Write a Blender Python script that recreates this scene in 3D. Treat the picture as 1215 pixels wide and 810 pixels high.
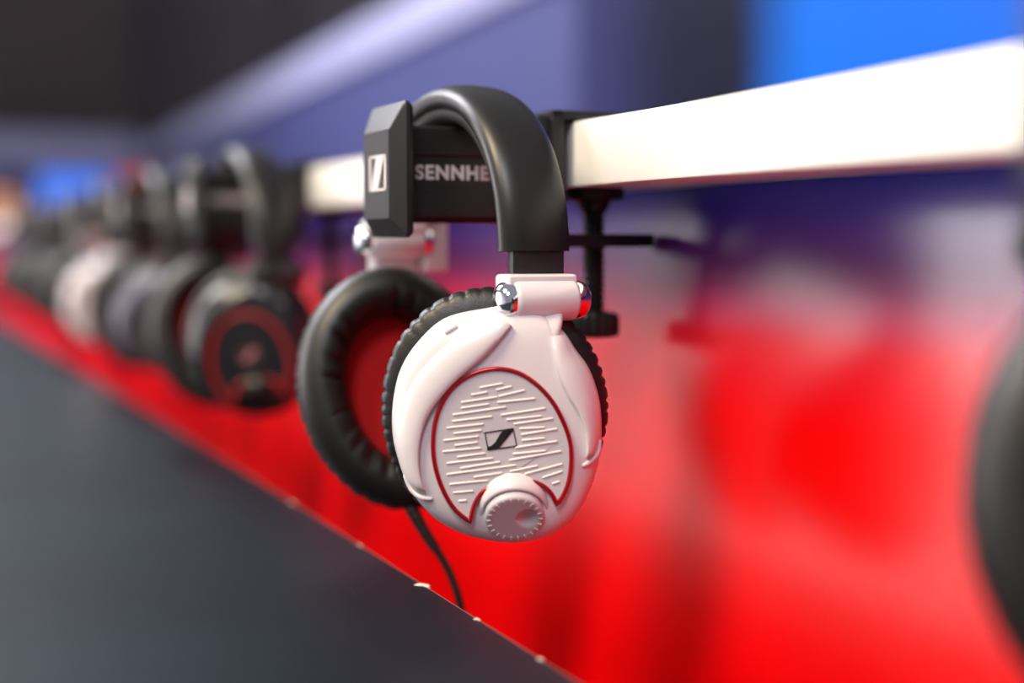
import bpy, bmesh, math, random
from mathutils import Vector, Matrix
random.seed(4)
D = bpy.data
C = bpy.context.scene.collection
for o in list(D.objects): D.objects.remove(o, do_unlink=True)
R = math.radians
EYE = 1.30                                   # height of the lens above the hall floor

# ------------------------------------------------------------------ camera, world, lights, exposure
sc = bpy.context.scene
cam = D.cameras.new('camera'); camo = D.objects.new('camera', cam); C.objects.link(camo)
camo.location = (0, 0, EYE)
camo.rotation_euler = (R(90 - 4.0675), 0, R(-23.3214))
cam.sensor_width = 36; cam.lens = 50; cam.clip_start = 0.01; cam.clip_end = 80
cam.dof.use_dof = True; cam.dof.focus_distance = 0.592; cam.dof.aperture_fstop = 2.4
sc.camera = camo

w = D.worlds.new('hall_air'); sc.world = w; w.use_nodes = True
bg = w.node_tree.nodes['Background']; bg.inputs[0].default_value = (0.86, 0.88, 1.0, 1); bg.inputs[1].default_value = 0.30

def area(name, loc, target, size, power, col, size_y=None):
    l = D.lights.new(name, 'AREA'); l.energy = power; l.color = col; l.size = size
    if size_y: l.shape = 'RECTANGLE'; l.size_y = size_y
    o = D.objects.new(name, l); C.objects.link(o); o.location = loc
    o.rotation_euler = (Vector(target) - Vector(loc)).to_track_quat('-Z', 'Y').to_euler()
    return o
area('ceiling_light_warm', (-1.5, 0.3, 3.4), (0.3, 0.6, 1.3), 0.9, 74, (1.0, 0.82, 0.55))
area('ceiling_light_aisle', (-1.3, -1.4, 3.6), (0.3, 0.6, 1.3), 1.0, 42, (0.97, 0.94, 1.0))
area('ceiling_light_far', (-1.2, 3.6, 3.6), (0.4, 3.0, 1.2), 1.6, 140, (0.95, 0.95, 1.0))
area('ceiling_light_wall', (0.2, 5.5, 3.4), (1.6, 5.5, 1.9), 1.5, 45, (0.9, 0.92, 1.0))
area('added_wall_fill', (-2.2, 4.6, 3.2), (-3.5, 4.8, 1.0), 1.4, 430, (1.0, 0.96, 0.95))  # added lamp: brightens the unseen pale wall so the glossy panel mirrors a wash
vs = sc.view_settings
vs.view_transform = 'Standard'; vs.look = 'None'; vs.gamma = 1; vs.use_curve_mapping = False; vs.exposure = 0.25

# ------------------------------------------------------------------ materials
def s2l(c):
    return tuple((x/255/12.92 if x/255 <= 0.04045 else ((x/255 + 0.055)/1.055)**2.4) for x in c) + (1,)
def mat(name, rgb, rough=0.5, metal=0.0, coat=0.0, bump=None, spec=0.5, var=0.0, emit=None, estr=0.0, sheen=0.0):
    m = D.materials.new(name); m.use_nodes = True
    nt = m.node_tree; b = nt.nodes['Principled BSDF']
    b.inputs['Base Color'].default_value = s2l(rgb)
    b.inputs['Roughness'].default_value = rough; b.inputs['Metallic'].default_value = metal
    b.inputs['Coat Weight'].default_value = coat; b.inputs['Coat Roughness'].default_value = 0.06
    b.inputs['Specular IOR Level'].default_value = spec
    b.inputs['Sheen Weight'].default_value = sheen
    if emit: b.inputs['Emission Color'].default_value = s2l(emit); b.inputs['Emission Strength'].default_value = estr
    tc = nt.nodes.new('ShaderNodeTexCoord')
    if bump:
        n = nt.nodes.new('ShaderNodeTexNoise'); n.inputs['Scale'].default_value = bump[0]; n.inputs['Detail'].default_value = 4
        bp = nt.nodes.new('ShaderNodeBump'); bp.inputs['Strength'].default_value = bump[1]; bp.inputs['Distance'].default_value = bump[2]
        nt.links.new(tc.outputs['Object'], n.inputs['Vector']); nt.links.new(n.outputs['Fac'], bp.inputs['Height'])
        nt.links.new(bp.outputs['Normal'], b.inputs['Normal'])
    if var:
        n2 = nt.nodes.new('ShaderNodeTexNoise'); n2.inputs['Scale'].default_value = 14; n2.inputs['Detail'].default_value = 6
        nt.links.new(tc.outputs['Object'], n2.inputs['Vector'])
        mr = nt.nodes.new('ShaderNodeMapRange'); mr.inputs['To Min'].default_value = max(0.02, rough - var); mr.inputs['To Max'].default_value = rough + var
        nt.links.new(n2.outputs['Fac'], mr.inputs['Value']); nt.links.new(mr.outputs['Result'], b.inputs['Roughness'])
    return m
M = dict(
    white=mat('glossy_white_plastic', (230, 222, 225), 0.30, coat=0.5),
    white_satin=mat('satin_white_plastic', (204, 200, 205), 0.45),
    rib_white=mat('cream_rib_plastic', (244, 236, 230), 0.4),
    chrome=mat('chrome', (225, 228, 235), 0.07, metal=1),
    leather=mat('black_leatherette', (22, 21, 20), 0.42, bump=(900, 0.25, 0.0004), var=0.05),
    rubber=mat('black_soft_rubber', (24, 23, 22), 0.38, bump=(2500, 0.06, 0.0001)),
    padding=mat('black_padding', (22, 22, 22), 0.62),
    plastic=mat('black_satin_plastic', (25, 24, 25), 0.48, bump=(3000, 0.08, 0.0001)),
    plastic_dark=mat('black_moulded_plastic', (17, 17, 18), 0.5),
    red_trim=mat('red_anodised_trim', (176, 6, 34), 0.22, metal=0.5, coat=0.5),
    red_cloth=mat('red_speaker_cloth', (190, 6, 10), 0.9, bump=(1500, 0.3, 0.0003)),
    ink=mat('black_print', (22, 18, 20), 0.5),
    silver_print=mat('silver_print', (214, 206, 206), 0.45),
    rail=mat('white_lacquer', (250, 248, 242), 0.35),
    cable=mat('cable_rubber', (14, 14, 15), 0.5),
    grey_plastic=mat('dark_grey_plastic', (62, 58, 64), 0.35),
    lilac_grey=mat('lilac_grey_plastic', (120, 118, 140), 0.3),
    black_gloss=mat('gloss_black_plastic', (20, 19, 21), 0.28, coat=0.3),
    red_plastic=mat('red_plastic', (150, 18, 20), 0.4),
    pink_print=mat('pinkish_print', (190, 130, 130), 0.5),
    wall_blue=mat('blue_violet_wall_paint', (55, 59, 108), 0.7, bump=(60, 0.1, 0.002)),
    trim=mat('pale_lilac_trim', (150, 150, 184), 0.6),
    hall_dark=mat('dark_hall_cloth', (88, 80, 80), 0.95),
    hall_grey=mat('grey_hall_cloth', (122, 114, 124), 0.95),
    floor=mat('pale_hall_carpet', (176, 172, 176), 0.95, bump=(300, 0.4, 0.004)),
    wall_pale=mat('pale_booth_wall', (238, 236, 236), 0.7),
    edge=mat('bare_board_edge', (112, 72, 62), 0.8, bump=(500, 0.4, 0.0006)),
    chip=mat('bare_chipboard', (226, 214, 196), 0.9),
    orange=mat('tan_cardboard', (176, 122, 84), 0.7),
    poster_red=mat('red_poster', (190, 60, 48), 0.6),
    poster_yellow=mat('yellow_poster', (206, 150, 60), 0.6),
    screen_blue=mat('blue_lit_screen', (10, 20, 60), 0.2, emit=(70, 130, 255), estr=0.9),
)
# panel: printed vertical fade from blue down to red under a clear glossy laminate
def panel_material():
    m = D.materials.new('blue_to_red_glossy_print'); m.use_nodes = True
    nt = m.node_tree; b = nt.nodes['Principled BSDF']
    g = nt.nodes.new('ShaderNodeNewGeometry'); sx = nt.nodes.new('ShaderNodeSeparateXYZ')
    nt.links.new(g.outputs['Position'], sx.inputs[0])
    mr = nt.nodes.new('ShaderNodeMapRange'); mr.inputs['From Min'].default_value = EYE - 0.075; mr.inputs['From Max'].default_value = EYE + 0.035
    nt.links.new(sx.outputs['Z'], mr.inputs['Value'])
    cr = nt.nodes.new('ShaderNodeValToRGB'); e = cr.color_ramp.elements
    e[0].position = 0.0; e[0].color = s2l((230, 0, 3)); e[1].position = 1.0; e[1].color = s2l((46, 64, 186))
    x = e.new(0.30); x.color = s2l((210, 8, 36)); x = e.new(0.60); x.color = s2l((120, 38, 126)); x = e.new(0.82); x.color = s2l((60, 54, 172))
    nt.links.new(mr.outputs['Result'], cr.inputs['Fac']); nt.links.new(cr.outputs['Color'], b.inputs['Base Color'])
    b.inputs['Roughness'].default_value = 0.24; b.inputs['Specular IOR Level'].default_value = 0.55
    n = nt.nodes.new('ShaderNodeTexNoise'); n.inputs['Scale'].default_value = 7; n.inputs['Detail'].default_value = 1
    bp = nt.nodes.new('ShaderNodeBump'); bp.inputs['Strength'].default_value = 0.05; bp.inputs['Distance'].default_value = 0.004
    tc = nt.nodes.new('ShaderNodeTexCoord'); nt.links.new(tc.outputs['Object'], n.inputs['Vector'])
    nt.links.new(n.outputs['Fac'], bp.inputs['Height']); nt.links.new(bp.outputs['Normal'], b.inputs['Normal'])
    return m
M['panel'] = panel_material()
def table_material():
    m = mat('slate_laminate', (64, 72, 84), 0.40, spec=0.10, bump=(220, 0.06, 0.0004))
    nt = m.node_tree; b = nt.nodes['Principled BSDF']
    tc = nt.nodes.new('ShaderNodeTexCoord')
    n = nt.nodes.new('ShaderNodeTexNoise'); n.inputs['Scale'].default_value = 5; n.inputs['Detail'].default_value = 3
    nt.links.new(tc.outputs['Object'], n.inputs['Vector'])
    cr = nt.nodes.new('ShaderNodeValToRGB'); e = cr.color_ramp.elements
    e[0].position = 0.35; e[0].color = s2l((12, 23, 31)); e[1].position = 0.68; e[1].color = s2l((18, 31, 42))
    nt.links.new(n.outputs['Fac'], cr.inputs['Fac'])
    v = nt.nodes.new('ShaderNodeTexVoronoi'); v.inputs['Scale'].default_value = 55                     # a few pale specks of dust
    nt.links.new(tc.outputs['Object'], v.inputs['Vector'])
    lt = nt.nodes.new('ShaderNodeMath'); lt.operation = 'LESS_THAN'; lt.inputs[1].default_value = 0.022
    nt.links.new(v.outputs['Distance'], lt.inputs[0])
    mx = nt.nodes.new('ShaderNodeMix'); mx.data_type = 'RGBA'
    nt.links.new(lt.outputs[0], mx.inputs[0]); nt.links.new(cr.outputs['Color'], mx.inputs[6]); mx.inputs[7].default_value = s2l((110, 110, 110))
    nt.links.new(mx.outputs[2], b.inputs['Base Color'])
    return m
M['table'] = table_material()
def videowall_material():                                             # the picture shown on the display: near-black with a bright blue field
    m = D.materials.new('display_picture'); m.use_nodes = True
    nt = m.node_tree; b = nt.nodes['Principled BSDF']; b.inputs['Base Color'].default_value = (0.004, 0.004, 0.008, 1); b.inputs['Roughness'].default_value = 0.35; b.inputs['Specular IOR Level'].default_value = 0.12
    tc = nt.nodes.new('ShaderNodeTexCoord'); sp = nt.nodes.new('ShaderNodeSeparateXYZ'); nt.links.new(tc.outputs['Object'], sp.inputs[0])
    n = nt.nodes.new('ShaderNodeTexNoise'); n.inputs['Scale'].default_value = 3.0; nt.links.new(tc.outputs['Object'], n.inputs['Vector'])
    ad = nt.nodes.new('ShaderNodeMath'); ad.operation = 'MULTIPLY_ADD'; ad.inputs[1].default_value = 0.25
    nt.links.new(n.outputs['Fac'], ad.inputs[0]); nt.links.new(sp.outputs['Y'], ad.inputs[2])
    cr = nt.nodes.new('ShaderNodeValToRGB'); e = cr.color_ramp.elements
    mr = nt.nodes.new('ShaderNodeMapRange'); mr.inputs['From Min'].default_value = -0.9; mr.inputs['From Max'].default_value = 0.9
    nt.links.new(ad.outputs[0], mr.inputs['Value']); nt.links.new(mr.outputs['Result'], cr.inputs['Fac'])
    e[0].position = 0.0; e[0].color = s2l((10, 100, 225)); e[1].position = 0.63; e[1].color = s2l((20, 20, 36))
    x = e.new(0.54); x.color = s2l((6, 116, 235)); x = e.new(0.8); x.color = s2l((26, 27, 48)); x = e.new(1.0); x.color = s2l((56, 58, 104))
    nt.links.new(cr.outputs['Color'], b.inputs['Emission Color']); b.inputs['Emission Strength'].default_value = 1.0
    return m
M['video'] = videowall_material()

# ------------------------------------------------------------------ mesh helpers
def link(o, parent=None):
    C.objects.link(o)
    if parent is not None: o.parent = parent
    return o
def mesh(name, verts, faces, m, parent=None, smooth=True, sharp=None):
    me = D.meshes.new(name); me.from_pydata([tuple(v) for v in verts], [], faces); me.materials.append(m); me.update()
    bm = bmesh.new(); bm.from_mesh(me); bmesh.ops.recalc_face_normals(bm, faces=bm.faces); bm.to_mesh(me); bm.free()
    if smooth:
        me.polygons.foreach_set('use_smooth', [True]*len(me.polygons))
        if sharp: me.set_sharp_from_angle(angle=R(sharp))
    return link(D.objects.new(name, me), parent)
def bm_obj(name, bm, m, parent=None, sharp=35):
    me = D.meshes.new(name); bmesh.ops.recalc_face_normals(bm, faces=bm.faces); bm.to_mesh(me); bm.free(); me.materials.append(m)
    me.polygons.foreach_set('use_smooth', [True]*len(me.polygons)); me.set_sharp_from_angle(angle=R(sharp))
    return link(D.objects.new(name, me), parent)
def box(name, lo, hi, m, parent=None, bevel=0.0, seg=2):
    bm = bmesh.new(); bmesh.ops.create_cube(bm, size=1)
    for v in bm.verts: v.co = Vector([lo[i] + (v.co[i] + .5)*(hi[i] - lo[i]) for i in range(3)])
    if bevel: bmesh.ops.bevel(bm, geom=bm.edges[:], offset=bevel, segments=seg, profile=0.6, affect='EDGES')
    return bm_obj(name, bm, m, parent)
def loft(name, rings, m, parent=None, cap=True, closed=False, sharp=None):
    n = len(rings[0]); V = [p for r in rings for p in r]; F = []
    k = len(rings)
    for i in range(k if closed else k - 1):
        a, b = i*n, ((i + 1) % k)*n
        for j in range(n): F.append((a + j, a + (j + 1) % n, b + (j + 1) % n, b + j))
    if cap and not closed: F.append(tuple(range(n))); F.append(tuple(range((k - 1)*n, k*n)))
    return mesh(name, V, F, m, parent, True, sharp)
def lathe(name, prof, m, parent, origin, axis, n=40, sharp=30, rmod=None):
    ax = Vector(axis).normalized(); t = ax.orthogonal().normalized(); b = ax.cross(t); o = Vector(origin)
    rings = []
    for r, h in prof:
        ring = []
        for j in range(n):
            a = 2*math.pi*j/n; rr = r*(rmod(a, r, h) if rmod else 1)
            ring.append(o + ax*h + (t*math.cos(a) + b*math.sin(a))*rr)
        rings.append(ring)
    return loft(name, rings, m, parent, True, False, sharp)
def cat(pts, n, closed=False):
    P = [Vector(p) for p in pts]; out = []; k = len(P)
    segs = k if closed else k - 1
    for i in range(n if closed else n):
        t = i*segs/(n if closed else n - 1); s = min(int(t), segs - 1); u = t - s
        g = (lambda j: P[j % k]) if closed else (lambda j: P[max(0, min(k - 1, j))])
        a, b, c, d = g(s - 1), g(s), g(s + 1), g(s + 2)
        out.append(0.5*((2*b) + (c - a)*u + (2*a - 5*b + 4*c - d)*u*u + (3*b - a - 3*c + d)*u**3))
    return out
def tube(name, pts, rad, m, parent, n=12, closed=False, sharp=None):
    rings = []; k = len(pts); prev = None
    for i, p in enumerate(pts):
        if closed: t = (pts[(i + 1) % k] - pts[i - 1])
        else: t = pts[min(k - 1, i + 1)] - pts[max(0, i - 1)]
        t = t.normalized()
        a = t.orthogonal().normalized() if prev is None else (prev - t*prev.dot(t)).normalized()
        prev = a; b = t.cross(a); r = rad(i/(k - 1)) if callable(rad) else rad
        rings.append([p + (a*math.cos(2*math.pi*j/n) + b*math.sin(2*math.pi*j/n))*r for j in range(n)])
    return loft(name, rings, m, parent, True, closed, sharp)
def prism(name, poly, place, h0, h1, m, parent, bevel=0.0):
    bm = bmesh.new(); top = [bm.verts.new(place(x, y, h1)) for x, y in poly]; bot = [bm.verts.new(place(x, y, h0)) for x, y in poly]
    ft = bm.faces.new(top); bm.faces.new(list(reversed(bot)))
    k = len(poly)
    for i in range(k): bm.faces.new((top[i], bot[i], bot[(i + 1) % k], top[(i + 1) % k]))
    bmesh.ops.triangulate(bm, faces=[f for f in bm.faces if len(f.verts) > 4])
    return bm_obj(name, bm, m, parent, 30)
def thing(name, loc, label, category, group=None, rz=0.0):
    o = D.objects.new(name, None); C.objects.link(o); o.location = loc; o.rotation_euler = (0, 0, rz); o.empty_display_size = 0.02
    o['label'] = label; o['category'] = category
    if group: o['group'] = group
    return o
def tag(o, label, category, group=None):
    o['label'] = label; o['category'] = category
    if group: o['group'] = group
    return o
def structure(o): o['kind'] = 'structure'; return o
def copy_tree(o, parent=None):
    c = o.copy(); C.objects.link(c); c.parent = parent
    for ch in list(o.children): copy_tree(ch, c)
    return c

# ------------------------------------------------------------------ the setting
Z = EYE
PANEL_X = 0.3455; RAIL_X = 0.290; ROW_END = 7.5
structure(box('floor', (-6, -4, -0.05), (4, 16, 0.0), M['floor']))
LEAN = math.tan(R(7))                                                # the printed panel leans back under the board
pn = structure(loft('wall_display', [[(PANEL_X + dx - LEAN*dz, yy, Z + 0.0249 - dz) for dx, dz in ((0, 0), (0.02, 0), (0.02, 0.50), (0, 0.50))] for yy in (-1.2, ROW_END)], M['panel'], None, True, False, 20))
def angled(o, loc, rz): o.location = loc; o.rotation_euler = (0, 0, rz); return structure(o)
WA = R(-2.6)                                                        # the tall back wall stands at a slight angle to the board
angled(box('wall_back', (0.0, -8.0, 0.0), (0.1, 6.24, Z + 0.63), M['wall_blue']), (1.62, 6.07, 0), WA)
angled(box('trim_1', (-0.03, -8.0, Z + 0.63), (0.12, 6.24, Z + 0.775), M['trim'], None, 0.01), (1.62, 6.07, 0), WA)
structure(box('wall_far', (-7.0, 12.3, 0.0), (1.85, 12.4, Z + 0.60), M['wall_blue']))
structure(box('trim_2', (-7.0, 12.25, Z + 0.60), (1.86, 12.42, Z + 0.88), M['trim'], None, 0.01))
structure(box('wall_left', (-3.6, -4, 0.0), (-3.5, 8.0, 3.0), M['wall_pale']))
structure(box('wall_hall', (-6.0, 16.0, 0.0), (8.0, 16.1, 6.0), M['hall_grey']))
structure(box('wall_side', (4.0, -4.0, 0.0), (4.1, 16.0, 6.0), M['hall_grey']))
dr = tag(box('hanging_drape', (-4.0, 14.0, Z + 0.6), (2.12, 14.08, 6.0), M['hall_dark'], None, 0.02), 'dark hanging drape high in the blurred hall at upper left', 'drape')

# white board along the top of the gradient panel
tag(box('shelf_board', (RAIL_X, -1.0, Z + 0.0250), (PANEL_X + 0.02, ROW_END, Z + 0.0550), M['rail'], None, 0.0012), 'long white lacquered board running above the blue-to-red panel', 'shelf')

# slate counter in front of the panel, its rear edge worn
tz = Z - 0.15
ct = thing('counter', (0.18, 1.5, 0.0), 'dark slate counter with worn rear edge below the row of headphones', 'counter')
def cpt(x, y, z): return (x - 0.18, y - 1.5, z)
def edge_x(y): return 0.2145 - 0.0125*y
def slab(name, x_off0, x_off1, z0, z1, m, front=None, y0=-0.6, y1=7.0):
    fr = front if front is not None else None
    bm = bmesh.new(); q = []
    for zz in (z0, z1):
        for yy in (y0, y1):
            xa = fr if fr is not None else edge_x(yy) + x_off0
            q.append(bm.verts.new(cpt(xa, yy, zz))); q.append(bm.verts.new(cpt(edge_x(yy) + x_off1, yy, zz)))
    for f in ((0, 1, 3, 2), (4, 6, 7, 5), (0, 4, 5, 1), (2, 3, 7, 6), (0, 2, 6, 4), (1, 5, 7, 3)): bm.faces.new([q[i] for i in f])
    return bm_obj(name, bm, m, ct)
slab('top', 0, -0.0012, tz - 0.022, tz, M['table'], front=-0.32)
slab('edge_band', -0.0012, 0, tz - 0.022, tz - 0.0004, M['edge'])
box('front_panel', cpt(-0.30, -0.55, 0.0), cpt(-0.28, 6.9, tz - 0.022), M['plastic_dark'], ct)
for (yy, s) in ((0.577, 0.62), (0.515, 0.25), (0.665, 0.2), (0.456, 0.22), (0.79, 0.3)):                      # knocks in the edge
    o = lathe('edge_chip', [(0.0002, 0.0006), (0.0016*s, 0.0005), (0.0026*s, 0.0001), (0.0030*s, -0.0012)], M['chip'], ct,
              cpt(edge_x(yy) - 0.0012, yy, tz), (0, 0, 1), 10, rmod=lambda a, r, h: 1 + 0.25*math.sin(3*a + 1) + (1.2 if abs(math.sin(a)) > .8 else 0))

# ------------------------------------------------------------------ headphone builder
ORG = Vector((0.240, 0.616, 0.0512))           # where the band hangs on the arm (own drawing frame)
UNIT = 0.00034017                              # cup drawing unit in metres
def dr_(pts, ox, oy, k):                       # cup drawing: enlarged sketch -> sketch units about the cup centre
    return [(ox + x/k - 590, -(oy + y/k - 505)) for x, y in pts]
OUT = dr_([(505,165),(400,190),(330,250),(285,320),(265,400),(262,480),(275,550),(305,630),(360,700),(430,745),(520,770),(600,773),(680,750),
           (740,700),(780,620),(800,540),(803,460),(795,390),(770,320),(735,270),(705,225),(655,180),(580,158)], 340, 290, 2.1325)
PLATE_O = dr_([(195,675),(130,620),(80,530),(52,430),(48,330),(65,240),(105,160),(160,105),(230,70),(310,58),(390,75),(460,120),(520,185),
               (565,265),(595,350),(600,430),(590,510),(568,568),(543,605)], 500, 420, 3.373)
PLATE_I = dr_([(543,605),(520,560),(480,525),(420,507),(350,505),(290,525),(240,560),(210,610),(195,675)], 500, 420, 3.373)
RIBS = [(237,133,322,118),(203,162,262,152),(163,192,300,172),(163,215,268,200),(130,242,335,212),(127,268,280,250),(105,295,245,280),(133,317,238,305),
        (92,345,225,330),(137,365,222,354),(90,390,235,377),(147,412,252,398),(105,437,283,418),(160,457,312,433),(105,482,376,446),(213,493,320,477),
        (115,522,262,508),(130,556,204,550),(152,590,177,588),(303,142,358,130),(312,168,410,145),(308,192,452,178),(322,243,493,217),(345,262,478,248),
        (374,279,523,258),(397,298,490,294),(403,322,540,300),(405,345,490,337),(380,374,540,350),(370,400,495,388),(355,425,557,390),(357,470,463,449),
        (418,480,562,442),(488,495,560,472),(527,520,550,513)]
ARM_LO = [(586,369),(546,397),(513,425.7),(487,458),(472.6,497),(469,533.6),(476,564),(490,586)]
ARM_LI = [(607,386),(576,421.6),(541,452),(513.5,484.7),(501,513),(497,541.7),(499,566),(505,586)]
ARM_RO = [(672,398),(687,424),(704,454),(712.7,483.7),(714.4,508),(712,528),(705,543)]
ARM_RI = [(655,400),(661,439),(672,466),(685.5,488.6),(693,508),(696,528),(696,545)]
def px2(p): return (p[0] - 590, -(p[1] - 505))
SHELL = [(0.0,14.0),(0.25,14.0),(0.5,13.7),(0.7,13.2),(0.80,12.4),(0.88,11.0),(0.93,9.2),(0.97,6.6),(0.99,4.0),(1.0,1.8),(1.0,-0.5),(0.985,-2.2),(0.955,-3.2),(0.95,-9.0)]

dense = cat([(x, y, 0) for x, y in OUT], 460, True)
ang = sorted((math.atan2(p.y, p.x), math.hypot(p.x, p.y)) for p in dense)
def outline_r(a):
    a = math.atan2(math.sin(a), math.cos(a))
    import bisect
    i = bisect.bisect(ang, (a, 0)); p, q = ang[i - 1], ang[i % len(ang)]
    d = (q[0] - p[0]) % (2*math.pi)
    t = ((a - p[0]) % (2*math.pi))/d if d > 1e-9 else 0
    return p[1] + (q[1] - p[1])*t
def shell_w(x, y):
    s = math.hypot(x, y)/outline_r(math.atan2(y, x)); s = min(s, 0.999)
    for (s0, w0), (s1, w1) in zip(SHELL, SHELL[1:10]):
        if s <= s1: return (w0 + (w1 - w0)*(s - s0)/(s1 - s0))*0.001
    return 0.0018

def make_headphones(name, loc, label, group, P, detail=True, far_shift=0.0, rz=0.0, trim_r=0.0010, pads_only=False, far_lift=0.0):
    H = thing(name, loc, label, 'headphones', group, rz)
    L = lambda v: Vector(v) - ORG
    seg = 1.0 if detail else 0.5
    # ---- headband
    N = int(72*seg)
    def path(t):
        a = math.pi*t
        y = 0.6152 - 0.0745*math.cos(a); x = 0.2440 - 0.0071*t
        z0 = -0.0045 + 0.0145*t
        zz = z0 + (0.0655 - (z0 + 0)) * (math.sin(a)**0.92 if a < math.pi and a > 0 else 0)
        return Vector((x, y, zz))
    def sect(p, tan, hw, ht, off, n, e1=0.5, e2=0.75, crown=0.0):
        S = Vector((1, 0, 0)); S = (S - tan*S.dot(tan)).normalized(); Nn = S.cross(tan).normalized()
        if Nn.dot(p - Vector((0.24, 0.616, -0.005))) < 0: Nn = -Nn
        out = []
        for j in range(n):
            a = 2*math.pi*j/n; c, s = math.cos(a), math.sin(a)
            x = hw*math.copysign(abs(c)**e1, c); y = ht*math.copysign(abs(s)**e2, s)
            out.append(L(p + S*x + Nn*(y + off - crown*(x/hw)**2)))
        return out
    pts = [path(i/N) for i in range(N + 1)]
    tans = [((pts[min(N, i + 1)] - pts[max(0, i - 1)]).normalized()) for i in range(N + 1)]
    tans[0] = Vector((0, 0.05, 1)).normalized(); tans[N] = Vector((0, 0.05, -1)).normalized()
    bandr = [sect(pts[i], tans[i], 0.0158, 0.0052, 0.0, 36, 0.42, 0.8, 0.0022) for i in range(N + 1)]
    hb = loft('headband', bandr, P['band'], H, True, False, 40)
    i0, i1 = int(N*0.10), int(N*0.90)
    padr = [sect(pts[i], tans[i], 0.0132*min(1, 0.75 + 0.5*min(i - i0, i1 - i)/(N*.1)), 0.0050*min(1, 0.4 + 1.2*min(i - i0, i1 - i)/(N*.1)), -0.0078, 28, 0.6, 0.8) for i in range(i0, i1 + 1)]
    loft('inner_padding', padr, M['padding'], hb, True, False, 40)
    # ---- slider, hinge
    def hinge(c, leg, thick):
        c = Vector(c); leg = Vector(leg)
        a = leg + Vector((-0.0118, -0.003, 0.004)); b = Vector((c.x + 0.0118, leg.y + 0.003, c.z + 0.008)); b.x = leg.x + 0.0118
        lo = L((min(a.x, b.x), min(a.y, b.y), min(a.z, b.z))); hi = L((max(a.x, b.x), max(a.y, b.y), max(a.z, b.z)))
        box('slider', lo, hi, M['plastic'], H, 0.0012)
        ym = (c.y + leg.y)/2
        cap = box('hinge_cap', L((c.x - 0.0165, ym - 0.0075, c.z + 0.0040)), L((c.x + 0.0150, ym + 0.0075, c.z + 0.0108)), P['shell'], H, 0.0022, 3)
        hg = lathe('hinge_barrel', [(0.0074, -0.0143), (0.0084, -0.0136), (0.0087, -0.012), (0.0087, 0.0125), (0.0083, 0.0138), (0.0074, 0.0143)], P['shell'], H, L(c), (1, 0, 0), 40, 50)
        for s in (-1, 1):
            lathe('pivot_cap', [(0.0078, 0.0), (0.0079, 0.0022), (0.0073, 0.0042), (0.0056, 0.0058), (0.0030, 0.0066), (0.0003, 0.0068)], P.get('pivot', M['chrome']), hg, L(c + Vector((s*0.0142, 0, 0))), (s, 0, 0), 32, 60)
    hinge((0.2432, 0.5330, -0.0246), (0.2440, 0.5408, -0.0045), 0)
    fx = far_shift
    hinge((0.2332, 0.6930, -0.0004), (0.2369, 0.6895, 0.0100), 0)
    # ---- one cup in its own frame: u right, v up, n outward
    def cup(centre, n, up, near):
        n = Vector(n).normalized(); u = Vector(up).cross(n).normalized(); v = n.cross(u)
        O = Vector(centre)
        W = lambda x, y, h: L(O + u*(x*UNIT) + v*(y*UNIT) + n*h)
        # shell
        na = int(120*seg); V = [W(0, 0, SHELL[0][1]*.001)]; F = []
        for s, h in SHELL[1:]:
            for j in range(na):
                a = 2*math.pi*j/na; r = outline_r(a)*s; V.append(W(r*math.cos(a), r*math.sin(a), h*.001))
        for j in range(na): F.append((0, 1 + j, 1 + (j + 1) % na))
        for i in range(len(SHELL) - 2):
            b0 = 1 + i*na; b1 = b0 + na
            for j in range(na): F.append((b0 + j, b1 + j, b1 + (j + 1) % na, b0 + (j + 1) % na))
        F.append(tuple(1 + (len(SHELL) - 2)*na + j for j in range(na)))
        mesh('cup_shell', V, F, P['shell'], H, True, 50)
        # ear pad: gathered leatherette ring
        rnd = random.Random(7 if near else 11)
        na = int(360*seg)
        pr = cat([(12,-4,0),(6,-5.5,0),(1.6,-7.5,0),(0.1,-10,0),(-0.4,-13,0),(0,-19,0),(1.5,-24.5,0),(4.5,-28.6,0),(9,-31.2,0),(13.5,-31.5,0),(18,-29.8,0),(21.5,-26,0),(23.5,-21,0),(24,-15,0),(23.5,-9,0),(22,-6,0)], 46)
        ga = []; a = 0
        while a < 2*math.pi: ga.append((a, rnd.uniform(.5, 1.0), rnd.uniform(.012, .024), rnd.uniform(-.02, .02))); a += rnd.uniform(.085, .17)
        gi = [(rnd.uniform(0, 6.283), rnd.uniform(.3, 1.0), rnd.uniform(.02, .05)) for k in range(34)]
        def dips(a, lst, sh=0.0):
            t = 0
            for g in lst:
                d = (a - g[0] - (g[3]*sh if len(g) > 3 else 0) + math.pi) % (2*math.pi) - math.pi
                if abs(d) < g[2]*3: t += g[1]*math.exp(-(d/g[2])**2)
            return t
        A, B = (0.0472, 0.0518) if near else (0.0470, 0.0592)
        cu, cv = (-1.5*.001, 0.0030) if near else (0.0, 0.0)
        V = []; F = []; npf = len(pr)
        for j in range(na):
            a = 2*math.pi*j/na; ca, sa = math.cos(a), math.sin(a)
            rr = 1/math.sqrt((ca/A)**2 + (sa/B)**2)*(1 + 0.012*math.sin(3*a + 1))
            d1 = dips(a, ga); d2 = dips(a, gi)
            for q in pr:
                off, h = q.x*.001, q.y*.001
                k1 = math.exp(-((q.y + 12.5)/5.0)**2) if q.x < 5 else 0
                k2 = math.exp(-((q.x - 19)/5.5)**2) if q.y < -20 else 0
                r = rr - off - 0.0015*k1*d1 + 0.0004*k1 + 0.0011*k2*d2
                V.append(L(O + u*(cu + r*ca) + v*(cv + r*sa) + n*(h + 0.0012*k2*d2)))
        for j in range(na):
            for i in range(npf - 1):
                a0 = j*npf + i; b0 = ((j + 1) % na)*npf + i
                F.append((a0, a0 + 1, b0 + 1, b0))
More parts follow.
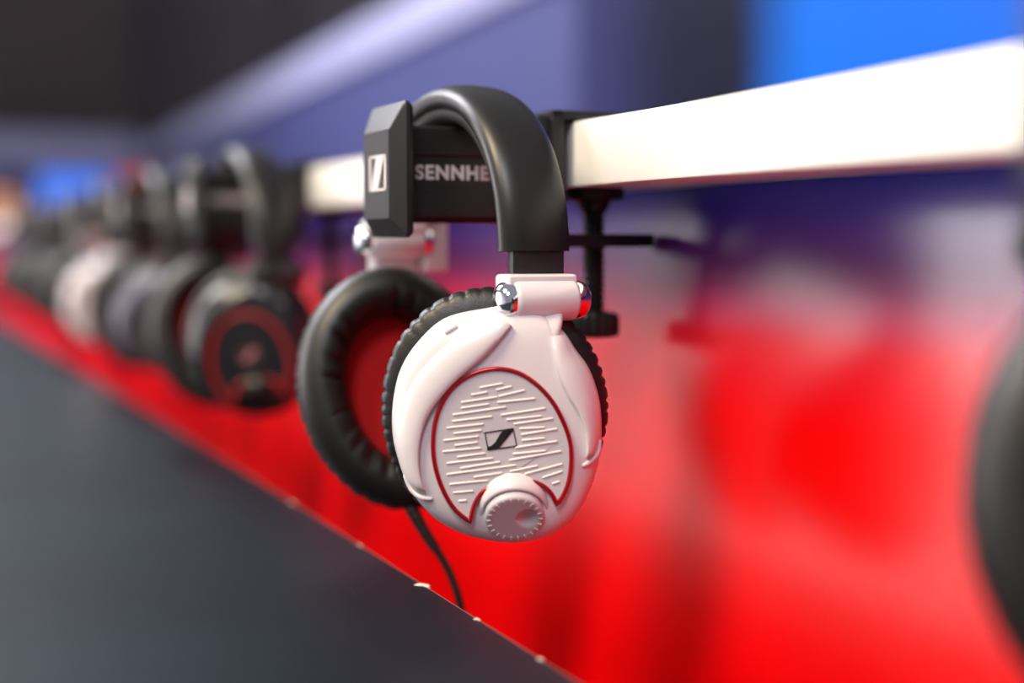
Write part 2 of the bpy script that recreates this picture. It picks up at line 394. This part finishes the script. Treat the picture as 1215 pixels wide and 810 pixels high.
        pd = mesh('ear_pad', V, F, M['leather'], H)
        V = [L(O + n*(-0.011) + u*cu)]; F = []
        for s, h in ((.5, -.0108), (1.0, -.0100)):
            for j in range(48):
                a = 2*math.pi*j/48; V.append(L(O + u*(cu + s*(A - .0205)*math.cos(a)) + v*(s*(B - .0205)*math.sin(a)) + n*h))
        for j in range(48):
            k = (j + 1) % 48; F.append((0, 1 + j, 1 + k)); F.append((1 + j, 49 + j, 49 + k, 1 + k))
        mesh('cup_lining', V, F, P['lining'], pd)
        # yoke: neck + two sweeping arms
        def arm(lo, li, nm):
            K = int(40*seg) + 4
            a = cat([px2(p) + (0,) for p in lo], K); b = cat([px2(p) + (0,) for p in li], K)
            prof = [(0.0, -2.5), (0.0, 0.3), (0.06, 1.2), (0.2, 2.2), (0.42, 3.0), (0.66, 3.3), (0.86, 3.2), (0.96, 2.7), (1.0, 1.9), (1.0, -2.5)]
            rings = []
            for i in range(K):
                e = min(1, (K - 1 - i)/(K*0.10), (0.05 + i/(K*0.22)) if lo is ARM_RO else 0.6 + i/(K*0.15)); e = math.sqrt(max(0, 1 - (1 - e)**2))
                g = []
                for t, h in prof:
                    x = a[i].x + (b[i].x - a[i].x)*t; y = a[i].y + (b[i].y - a[i].y)*t
                    hh = h*(0.15 + 0.85*e) - 0.6*(1 - e) if h > 0 else h
                    base = shell_w(x, y) if 0.0 < t < 1.0 else shell_w(a[i].x + (b[i].x - a[i].x)*min(max(t, .06), .97), a[i].y + (b[i].y - a[i].y)*min(max(t, .06), .97))
                    g.append(W(x, y, base + hh*.001))
                rings.append(g)
            return loft(nm, rings, P['yoke'], H, True, False, 42)
        arm(ARM_LO, ARM_LI, 'yoke_arm'); arm(ARM_RO, ARM_RI, 'yoke_arm')
        if near and detail:
            for nm, pl_, r0 in (('yoke_stop', [(528, 396), (535, 391), (543, 387)], 0.0013), ('yoke_tip', [(478, 566), (486, 583), (497, 592), (513, 594)], 0.0013), ('yoke_tip', [(713, 524), (711, 538), (703, 548), (691, 555)], 0.0013)):
                q = cat([px2(p) + (0,) for p in pl_], 16)
                tube(nm, [W(p.x, p.y, shell_w(p.x, p.y) + 0.0002) for p in q], lambda t: r0*(0.35 + 0.65*math.sin(math.pi*min(1, max(0, t)))**0.5), P['shell'], H, 12)
        if near:
            rings = []
            for py, x0, x1, wf, wb in ((352,610,672,0.0,-6),(366,608,671,2.0,-8),(376,606,670,4.2,-9),(384,604,669,7.2,-9),(394,598,667,9.8,-9),(406,586,664,11.6,-9),(424,576,662,12.2,-6),(446,566,660,12.3,-2),(470,560,660,11.8,2)):
                g = []
                for j in range(28):
                    a = 2*math.pi*j/28; c, s = math.cos(a), math.sin(a)
                    x = (x0 + x1)/2 + (x1 - x0)/2*math.copysign(abs(c)**.45, c); h = (wf + wb)/2 + (wf - wb)/2*math.copysign(abs(s)**.35, s)
                    g.append(W(*px2((x, py)), h*.001))
                rings.append(g)
            loft('yoke_neck', rings, P['shell'], H, True, False, 50)
        else:
            nk = box('yoke_neck', L((0.2230, 0.694, -0.036)), L((0.2470, 0.7075, 0.004)), P['shell'], H, 0.003, 3)
            box('yoke_shoulder', L((0.2480, 0.689, -0.0165)), L((0.2615, 0.7060, 0.0140)), P['shell'], H, 0.0022, 3)
        # face plate with its red rim
        face = 0.0139
        po = cat([(x, y, 0) for x, y in PLATE_O], 64); pi_ = cat([(x, y, 0) for x, y in PLATE_I], 26)
        loop = po + pi_[1:-1]
        cx, cy = 5.0, 15.0
        dome = lambda x, y: face + 0.0006
        bm = bmesh.new()
        bt = [bm.verts.new(W(p.x, p.y, face - .001)) for p in loop]; tp = [bm.verts.new(W(p.x, p.y, dome(p.x, p.y))) for p in loop]
        k = len(loop)
        for i in range(k): bm.faces.new((bt[i], bt[(i + 1) % k], tp[(i + 1) % k], tp[i]))
        f = bm.faces.new(tp); bmesh.ops.triangulate(bm, faces=[f])
        fp = bm_obj('face_plate', bm, P['plate'], H, 40)
        tube('trim_ring', [W(p.x, p.y, dome(p.x, p.y) - .0001) for p in loop], trim_r, P['trim'], fp, 8, True)
        if detail and near:
            dz = lambda p: ((500 + p[0]/3.373 - 590), -(420 + p[1]/3.373 - 505))
            for x1, y1, x2, y2 in RIBS:
                p, q = dz((x1, y1)), dz((x2, y2)); d = Vector((q[0] - p[0], q[1] - p[1], 0)); ln = d.length; d.normalize(); e = Vector((-d.y, d.x, 0))
                bm = bmesh.new(); rows = []
                for hw, h in ((1.4, -0.2), (1.35, 0.2), (0.8, 0.4)):
                    row = []
                    for k in range(8):
                        a = math.pi*k/7 + math.pi/2; row.append((p[0] + (d.x*math.cos(a) + e.x*math.sin(a))*hw, p[1] + (d.y*math.cos(a) + e.y*math.sin(a))*hw))
                    for k in range(8):
                        a = math.pi*k/7 - math.pi/2; row.append((q[0] + (d.x*math.cos(a) + e.x*math.sin(a))*hw, q[1] + (d.y*math.cos(a) + e.y*math.sin(a))*hw))
                    rows.append([bm.verts.new(W(x, y, dome(x, y) + h*.001)) for x, y in row])
                for r0, r1 in zip(rows, rows[1:]):
                    for k in range(16): bm.faces.new((r0[k], r0[(k + 1) % 16], r1[(k + 1) % 16], r1[k]))
                bm.faces.new(rows[-1]); bm_obj('rib', bm, M['rib_white'], fp, 60)
        # emblem: framed slanting S
        K = 3.373
        zz = lambda pts: [((500 + x/K - 590), -(420 + y/K - 505)) for x, y in pts]
        Wd = lambda x, y, h: W(x, y, dome(x, y) + h)
        S_ = [(262,383),(266,371),(284,366),(296,352),(313,322),(324,308),(340,301),(366,297),(368,305),(350,310),(341,322),(326,356),(312,374),(296,379)]
        em = prism('emblem', zz(S_), Wd, -.0004, .0003, P['emblem'], fp)
        fr = [(254,314),(367,297),(381,367),(267,384)]
        for a, b in zip(fr, fr[1:] + fr[:1]):
            d = Vector((b[0] - a[0], b[1] - a[1])).normalized()*2.0; e = Vector((-d.y, d.x))
            prism('emblem_frame', zz([(a[0] - d.x + e.x, a[1] - d.y + e.y), (b[0] + d.x + e.x, b[1] + d.y + e.y), (b[0] + d.x - e.x, b[1] + d.y - e.y), (a[0] - d.x - e.x, a[1] - d.y - e.y)]), Wd, -.0004, .0003, P['emblem'], fp)
        # volume wheel on the lower rim
        if near:
            ax = (n*math.cos(R(33)) - v*math.sin(R(33)) + u*0.05).normalized()
            kc = O + u*(20*UNIT) + v*(-103*UNIT) + n*0.0105
            lathe('wheel_collar', [(0.0158, -0.010), (0.0155, -0.003), (0.0149, 0.0002), (0.0140, 0.0019), (0.0134, 0.0023), (0.0129, 0.0021), (0.0126, 0.000)], P['shell'], H, L(kc), ax, 64, 60)
            t = (u - ax*u.dot(ax)).normalized(); b = ax.cross(t)
            kd = L(kc)
            V = []; F = []; rr = [0, .0015, .003, .0045, .006, .0075, .009, .0102, .0112, .0118, .0121, .0121]; hh = [.0056]*9 + [.0053, .0046, 0.0]
            nn = 64
            for r, h in zip(rr, hh):
                for j in range(nn):
                    a = 2*math.pi*j/nn; x, y = r*math.cos(a), r*math.sin(a)
                    dd = math.hypot(x - .0052, y - .0002)/.0047
                    V.append(kd + t*x + b*y + ax*(h - (.0021*(1 - dd*dd) if dd < 1 else 0)))
            for i in range(len(rr) - 1):
                for j in range(nn): F.append((i*nn + j, (i + 1)*nn + j, (i + 1)*nn + (j + 1) % nn, i*nn + (j + 1) % nn))
            wh = mesh('volume_wheel', V, F, P['wheel'], H, True, 50)
            if detail:
                for q in range(22):
                    a = 2*math.pi*q/22; dx = t*math.cos(a) + b*math.sin(a); dy = ax.cross(dx)
                    bmv = []; r0, r1, w2 = .0096, .0113, .00022
                    V = [kd + dx*r + dy*s + ax*h for h in (.0050, .0059) for r in (r0, r1) for s in (-w2, w2)]
                    mesh('tick', V, [(0, 1, 3, 2), (4, 6, 7, 5), (0, 4, 5, 1), (2, 3, 7, 6), (0, 2, 6, 4), (1, 5, 7, 3)], M['rib_white'], wh, False)
    b = R(22.75)
    cup(Vector((0.2202, 0.5259, -0.0746)) + Vector((math.sin(b), math.cos(b), 0))*0.0140, (-math.sin(b), -math.cos(b), 0), (0, 0, 1), True)
    bf = R(18.8 - 9)
    p = Vector((-math.sin(bf)*math.cos(R(12)), -math.cos(bf)*math.cos(R(12)), math.sin(R(12))))
    fc = Vector((0.2185 + fx, 0.640, -0.0680 + far_lift)) - p*0.0315
    upv = (Vector((0, 0, 1)) - p*p.z).normalized(); side = upv.cross(p)
    upv = (upv*math.cos(R(-9)) - side*math.sin(R(9))*1.0).normalized()
    cup(fc, -p, upv, False)
    # ---- cable out of the far cup
    if detail:
        c = cat([(0.2190, 0.6420, -0.1200), (0.2228, 0.6370, -0.1290), (0.2276, 0.6335, -0.1390), (0.2326, 0.6307, -0.1475), (0.2378, 0.6265, -0.1585), (0.2412, 0.6210, -0.1740), (0.2420, 0.6180, -0.1950),
                 (0.2420, 0.6170, -0.2400), (0.2430, 0.6200, -0.3200), (0.2440, 0.6300, -0.4200)], 90)
        cb = tube('cable', [L(q) for q in c], 0.0020, M['cable'], H, 12)
        rl = [L(q) for q in cat([(0.2170, 0.6440, -0.1160), (0.2228, 0.6370, -0.1290), (0.2276, 0.6335, -0.1390), (0.2326, 0.6307, -0.1475)], 40)]
        tube('strain_relief', rl, lambda t: (0.0036 - 0.0011*t)*(1 + 0.05*(1 if int(t*22) % 2 else -1)), M['plastic_dark'], cb, 16, False, 30)
    return H

WHITE = dict(shell=M['white'], yoke=M['white'], plate=M['white_satin'], trim=M['red_trim'], band=M['rubber'], lining=M['red_cloth'], emblem=M['ink'], wheel=M['white_satin'])
BLACK_RED = dict(pivot=M['plastic_dark'], shell=M['black_gloss'], yoke=M['black_gloss'], plate=M['black_gloss'], trim=M['red_plastic'], band=M['rubber'], lining=M['red_cloth'], emblem=M['pink_print'], wheel=M['plastic_dark'])
GREY = dict(pivot=M['plastic_dark'], shell=M['grey_plastic'], yoke=M['lilac_grey'], plate=M['grey_plastic'], trim=M['plastic_dark'], band=M['rubber'], lining=M['padding'], emblem=M['silver_print'], wheel=M['grey_plastic'])
BLACK = dict(pivot=M['plastic_dark'], shell=M['plastic_dark'], yoke=M['plastic_dark'], plate=M['plastic'], trim=M['plastic_dark'], band=M['rubber'], lining=M['padding'], emblem=M['silver_print'], wheel=M['plastic'])
def at(x, y): return (x, y, Z + ORG.z)
GRP = 'headphones hung along the white board'
make_headphones('headphones', at(0.240, 0.616), 'white headphones with black headband and red-rimmed ear cup, in sharp focus', GRP, WHITE)
make_headphones('headphones', at(0.243, 1.075), 'blurred black headphones with a red ring on the cup, next behind the sharp white pair', GRP, BLACK_RED, False, trim_r=0.0019)
make_headphones('headphones', at(0.240, 1.440), 'blurred dark grey headphones hanging between the red-ringed pair and the far white pair', GRP, GREY, False)
make_headphones('headphones', at(0.236, 1.830), 'small blurred white headphones far along the row', GRP, WHITE, False)
make_headphones('headphones', at(0.240, 2.330), 'blurred black headphones just beyond the small far white pair', GRP, BLACK, False)
make_headphones('headphones', at(0.240, 2.950), 'farthest blurred black headphones at the end of the row', GRP, BLACK, False)
make_headphones('headphones', at(0.247, 0.193), 'out-of-focus black headphones cut off by the right edge of the picture', GRP, BLACK, False, far_shift=0.018, rz=R(-25), far_lift=0.010)

# ------------------------------------------------------------------ clamp-on hanger
def text_mesh(body, size, m):
    cu = D.curves.new('lettering', 'FONT'); cu.body = body; cu.size = size; cu.extrude = 0.00025; cu.offset = size*0.034; cu.space_character = 1.12; cu.align_x = 'LEFT'
    to = D.objects.new('lettering', cu); C.objects.link(to)
    dg = bpy.context.evaluated_depsgraph_get(); me = D.meshes.new_from_object(to.evaluated_get(dg))
    D.objects.remove(to); me.materials.clear(); me.materials.append(m); return me
LETTERS = text_mesh('SENNHEISER', 0.0088, M['silver_print'])
def make_hanger(loc, label):
    G = thing('headphone_hanger', loc, label, 'hanger', 'black clamp-on headphone hangers')
    o0 = Vector((0.290, 0.616, 0.0))
    L = lambda v: Vector(v) - o0
    yc = 0.616
    # end plate: bevelled slab
    rings = []
    for x, y0, y1, z0, z1, r in ((0.2090, .5945, .6405, .0025, .0598, .0025), (0.2072, .5932, .6418, .0012, .0610, .0025), (0.2055, .5932, .6418, .0012, .0610, .0025), (0.2046, .5942, .6408, .0022, .0600, .0024),
                                  (0.1998, .5985,   .6365, .0090, .0497, .0012), (0.1992, .5993, .6357, .0098, .0489, .0010)):
        g = []
        for cx, cz, a0 in ((y1 - r, z1 - r, 0), (y0 + r, z1 - r, 90), (y0 + r, z0 + r, 180), (y1 - r, z0 + r, 270)):
            for q in range(5):
                a = R(a0 + q*22.5); g.append(L((x, cx + r*math.cos(a), cz + r*math.sin(a))))
        rings.append(g)
    ep = loft('end_plate', rings, M['plastic'], G, True, False, 22)
    # emblem on the plate, facing out
    ex = 0.1991
    def E(x, y, h): return L((ex - h, 0.6260 - x*0.0240, 0.0220 + y*0.0160))
    for a, b in (((0, 0), (.10, 1)), ((.90, 0), (1, 1)), ((0, 0), (1, .07)), ((0, .93), (1, 1))):
        prism('emblem_frame', [(a[0], a[1]), (b[0], a[1]), (b[0], b[1]), (a[0], b[1])], E, -.0003, .0003, M['silver_print'], ep)
    prism('emblem', [(0.05, 0.02), (0.45, 0.02), (0.58, 0.12), (0.66, 0.35), (0.78, 0.82), (0.86, 0.92), (0.97, 0.97), (0.60, 0.98), (0.42, 0.90), (0.34, 0.68), (0.24, 0.20), (0.15, 0.08)], E, -.0003, .0004, M['silver_print'], ep)
    # arm with a recessed centre channel on both sides
    prof = [(0.0120, .0108), (0.0108, .0095), (-0.0108, .0095), (-0.0120, .0108), (-0.0120, .0226), (-0.0110, .0236), (-0.0110, .0374), (-0.0120, .0384), (-0.0120, .0500), (-0.0108, .0512),
            (0.0108, .0512), (0.0120, .0500), (0.0120, .0384), (0.0110, .0374), (0.0110, .0236), (0.0120, .0226)]
    ar = loft('arm', [[L((x, yc + y, z)) for y, z in prof] for x in (0.209, 0.2790)], M['plastic'], G, True, False, 10)
    box('arm_base_strip', L((0.2095, yc - 0.0085, 0.0078)), L((0.2780, yc + 0.0085, 0.0097)), M['plastic_dark'], ar, 0.0005)
    lt = D.objects.new('lettering', LETTERS); link(lt, ar)
    lt.matrix_local = Matrix.Translation(L((0.2136, yc - 0.01105, 0.0275))) @ Matrix(((1, 0, 0, 0), (0, 0, -1, 0), (0, 1, 0, 0), (0, 0, 0, 1)))
    # C-shaped clamp
    box('clamp_bracket', L((0.2785, yc - 0.0170, -0.0030)), L((0.2850, yc + 0.0170, 0.0600)), M['plastic'], G, 0.0010)
    box('clamp_top_jaw', L((0.2785, yc - 0.0170, 0.0560)), L((0.3350, yc + 0.0170, 0.0600)), M['plastic'], G, 0.0010)
    box('clamp_rib', L((0.2725, yc - 0.0140, 0.0300)), L((0.2790, yc + 0.0140, 0.0575)), M['plastic'], G, 0.0010)
    jw = loft('clamp_lower_jaw', [[L((x, y, z)) for x, y in [(0.2785, yc - .013), (0.330, yc - .013), (0.3355, yc - .011), (0.3385, yc - .006), (0.3395, yc), (0.3385, yc + .006), (0.3355, yc + .011), (0.330, yc + .013), (0.2785, yc + .013)]] for z in (-0.0032, 0.0030)], M['plastic_dark'], G, True, False, 30)
    sxx = 0.3085
    prof = [(0.0050, -0.036)]; zz = -0.036; k = 0
    while zz < 0.0125:
        prof += [(0.0044, zz), (0.0057, zz + 0.0011), (0.0057, zz + 0.0017), (0.0044, zz + 0.0028)]; zz += 0.0034
    prof += [(0.0066, 0.0140), (0.0075, 0.0165), (0.0090, 0.0190)]
    scw = lathe('clamp_screw', prof, M['plastic_dark'], G, L((sxx, yc, 0)), (0, 0, 1), 24, 25)
    lathe('screw_pad', [(0.0090, 0.0186), (0.0140, 0.0192), (0.0146, 0.0200), (0.0146, 0.0238), (0.0138, 0.0248)], M['plastic_dark'], scw, L((sxx, yc, 0)), (0, 0, 1), 36, 25)
    lathe('screw_knob', [(0.0060, -0.0338), (0.0112, -0.0352), (0.0124, -0.0364), (0.0126, -0.0380), (0.0126, -0.0445), (0.0120, -0.0460), (0.0100, -0.0466)], M['plastic_dark'], scw, L((sxx, yc, 0)), (0, 0, 1), 72, 25,
          rmod=lambda a, r, h: 1 - (0.05 if r > .0111 and int(a/(2*math.pi)*18*2) % 2 else 0))
    return G
hg = make_hanger((0.290, 0.616, Z), 'black hanger with silver lettering holding the sharp white headphones')
for y, lab in ((1.075, 'blurred black hanger holding the headphones with the red ring'), (1.440, 'blurred black hanger holding the dark grey headphones'),
               (1.830, 'blurred black hanger holding the small far white headphones'), (2.330, 'blurred hanger just beyond the small far white headphones'), (2.950, 'farthest blurred hanger at the end of the row'),
               (0.193, 'black hanger of the headphones cut off by the right picture edge')):
    c = copy_tree(hg); c.location = (0.290, y, Z); c['label'] = lab

# ------------------------------------------------------------------ blurred things behind
def display(name, loc, rz, wdt, hgt, m, label):
    t = thing(name, loc, label, 'screen', None, rz)
    fr = box('frame', (-0.03, -wdt/2 - .02, 0), (0.0, wdt/2 + .02, hgt + .04), M['plastic_dark'], t, 0.004)
    box('screen_glass', (-0.034, -wdt/2, 0.02), (-0.028, wdt/2, hgt + .02), m, t)
    return t
display('video_screen', (1.435, 2.08, Z - 0.35), WA, 1.76, 1.10, M['video'], 'big dark wall screen with a bright blue field at upper right')
def ebox(name, lo, hi, m, label, cat_): return tag(box(name, lo, hi, m, None, 0.006), label, cat_)
pz = Z + 0.01                                                        # top of the plinth that stands behind the display panel
ph = thing('display_plinth', (0.66, 4.3, 0), 'dark plinth behind the far end of the white board', 'plinth')
box('top', (-0.26, -0.55, pz - 0.03), (0.26, 0.55, pz), M['plastic_dark'], ph, 0.003); box('body', (-0.23, -0.52, 0), (0.23, 0.52, pz - 0.03), M['plastic_dark'], ph, 0.003)
t = thing('far_screen', (0.51, 4.62, pz), 'blurred bright blue screen far behind the row at left', 'screen')
box('foot', (-0.06, -0.04, 0.0), (0.06, 0.05, 0.008), M['plastic_dark'], t, 0.002); box('stand', (-0.015, 0.005, 0.005), (0.015, 0.02, 0.05), M['plastic_dark'], t, 0.002)
box('frame', (-0.115, -0.005, 0.035), (0.115, 0.02, 0.205), M['plastic_dark'], t, 0.004); box('screen_glass', (-0.108, -0.008, 0.042), (0.108, -0.003, 0.198), M['screen_blue'], t)
t = thing('product_box', (0.63, 4.0, pz), 'blurred red carton with a yellow side behind the far white headphones', 'box')
box('carton', (-0.06, -0.05, 0), (0.075, 0.05, 0.17), M['poster_red'], t, 0.003); box('printed_panel', (0.022, -0.053, 0.02), (0.074, -0.049, 0.15), M['poster_yellow'], t, 0.001); box('lid', (-0.062, -0.052, 0.15), (0.077, 0.052, 0.172), M['poster_red'], t, 0.002)
t = thing('product_box', (0.775, 4.0, pz), 'blurred pale lilac carton beside the red carton behind the row', 'box')
box('carton', (-0.03, -0.05, 0), (0.03, 0.05, 0.19), M['trim'], t, 0.003); box('lid', (-0.032, -0.052, 0.165), (0.032, 0.052, 0.192), M['trim'], t, 0.002)
t = thing('product_box', (0.325, 5.0, Z + 0.055), 'blurred tan carton standing on the far end of the white board', 'box')
box('carton', (-0.05, -0.05, 0), (0.045, 0.05, 0.10), M['orange'], t, 0.003); box('lid', (-0.052, -0.052, 0.08), (0.047, 0.052, 0.103), M['orange'], t, 0.002)
print('objects', len(D.objects), 'tris', sum(len(m.polygons) for m in D.meshes))
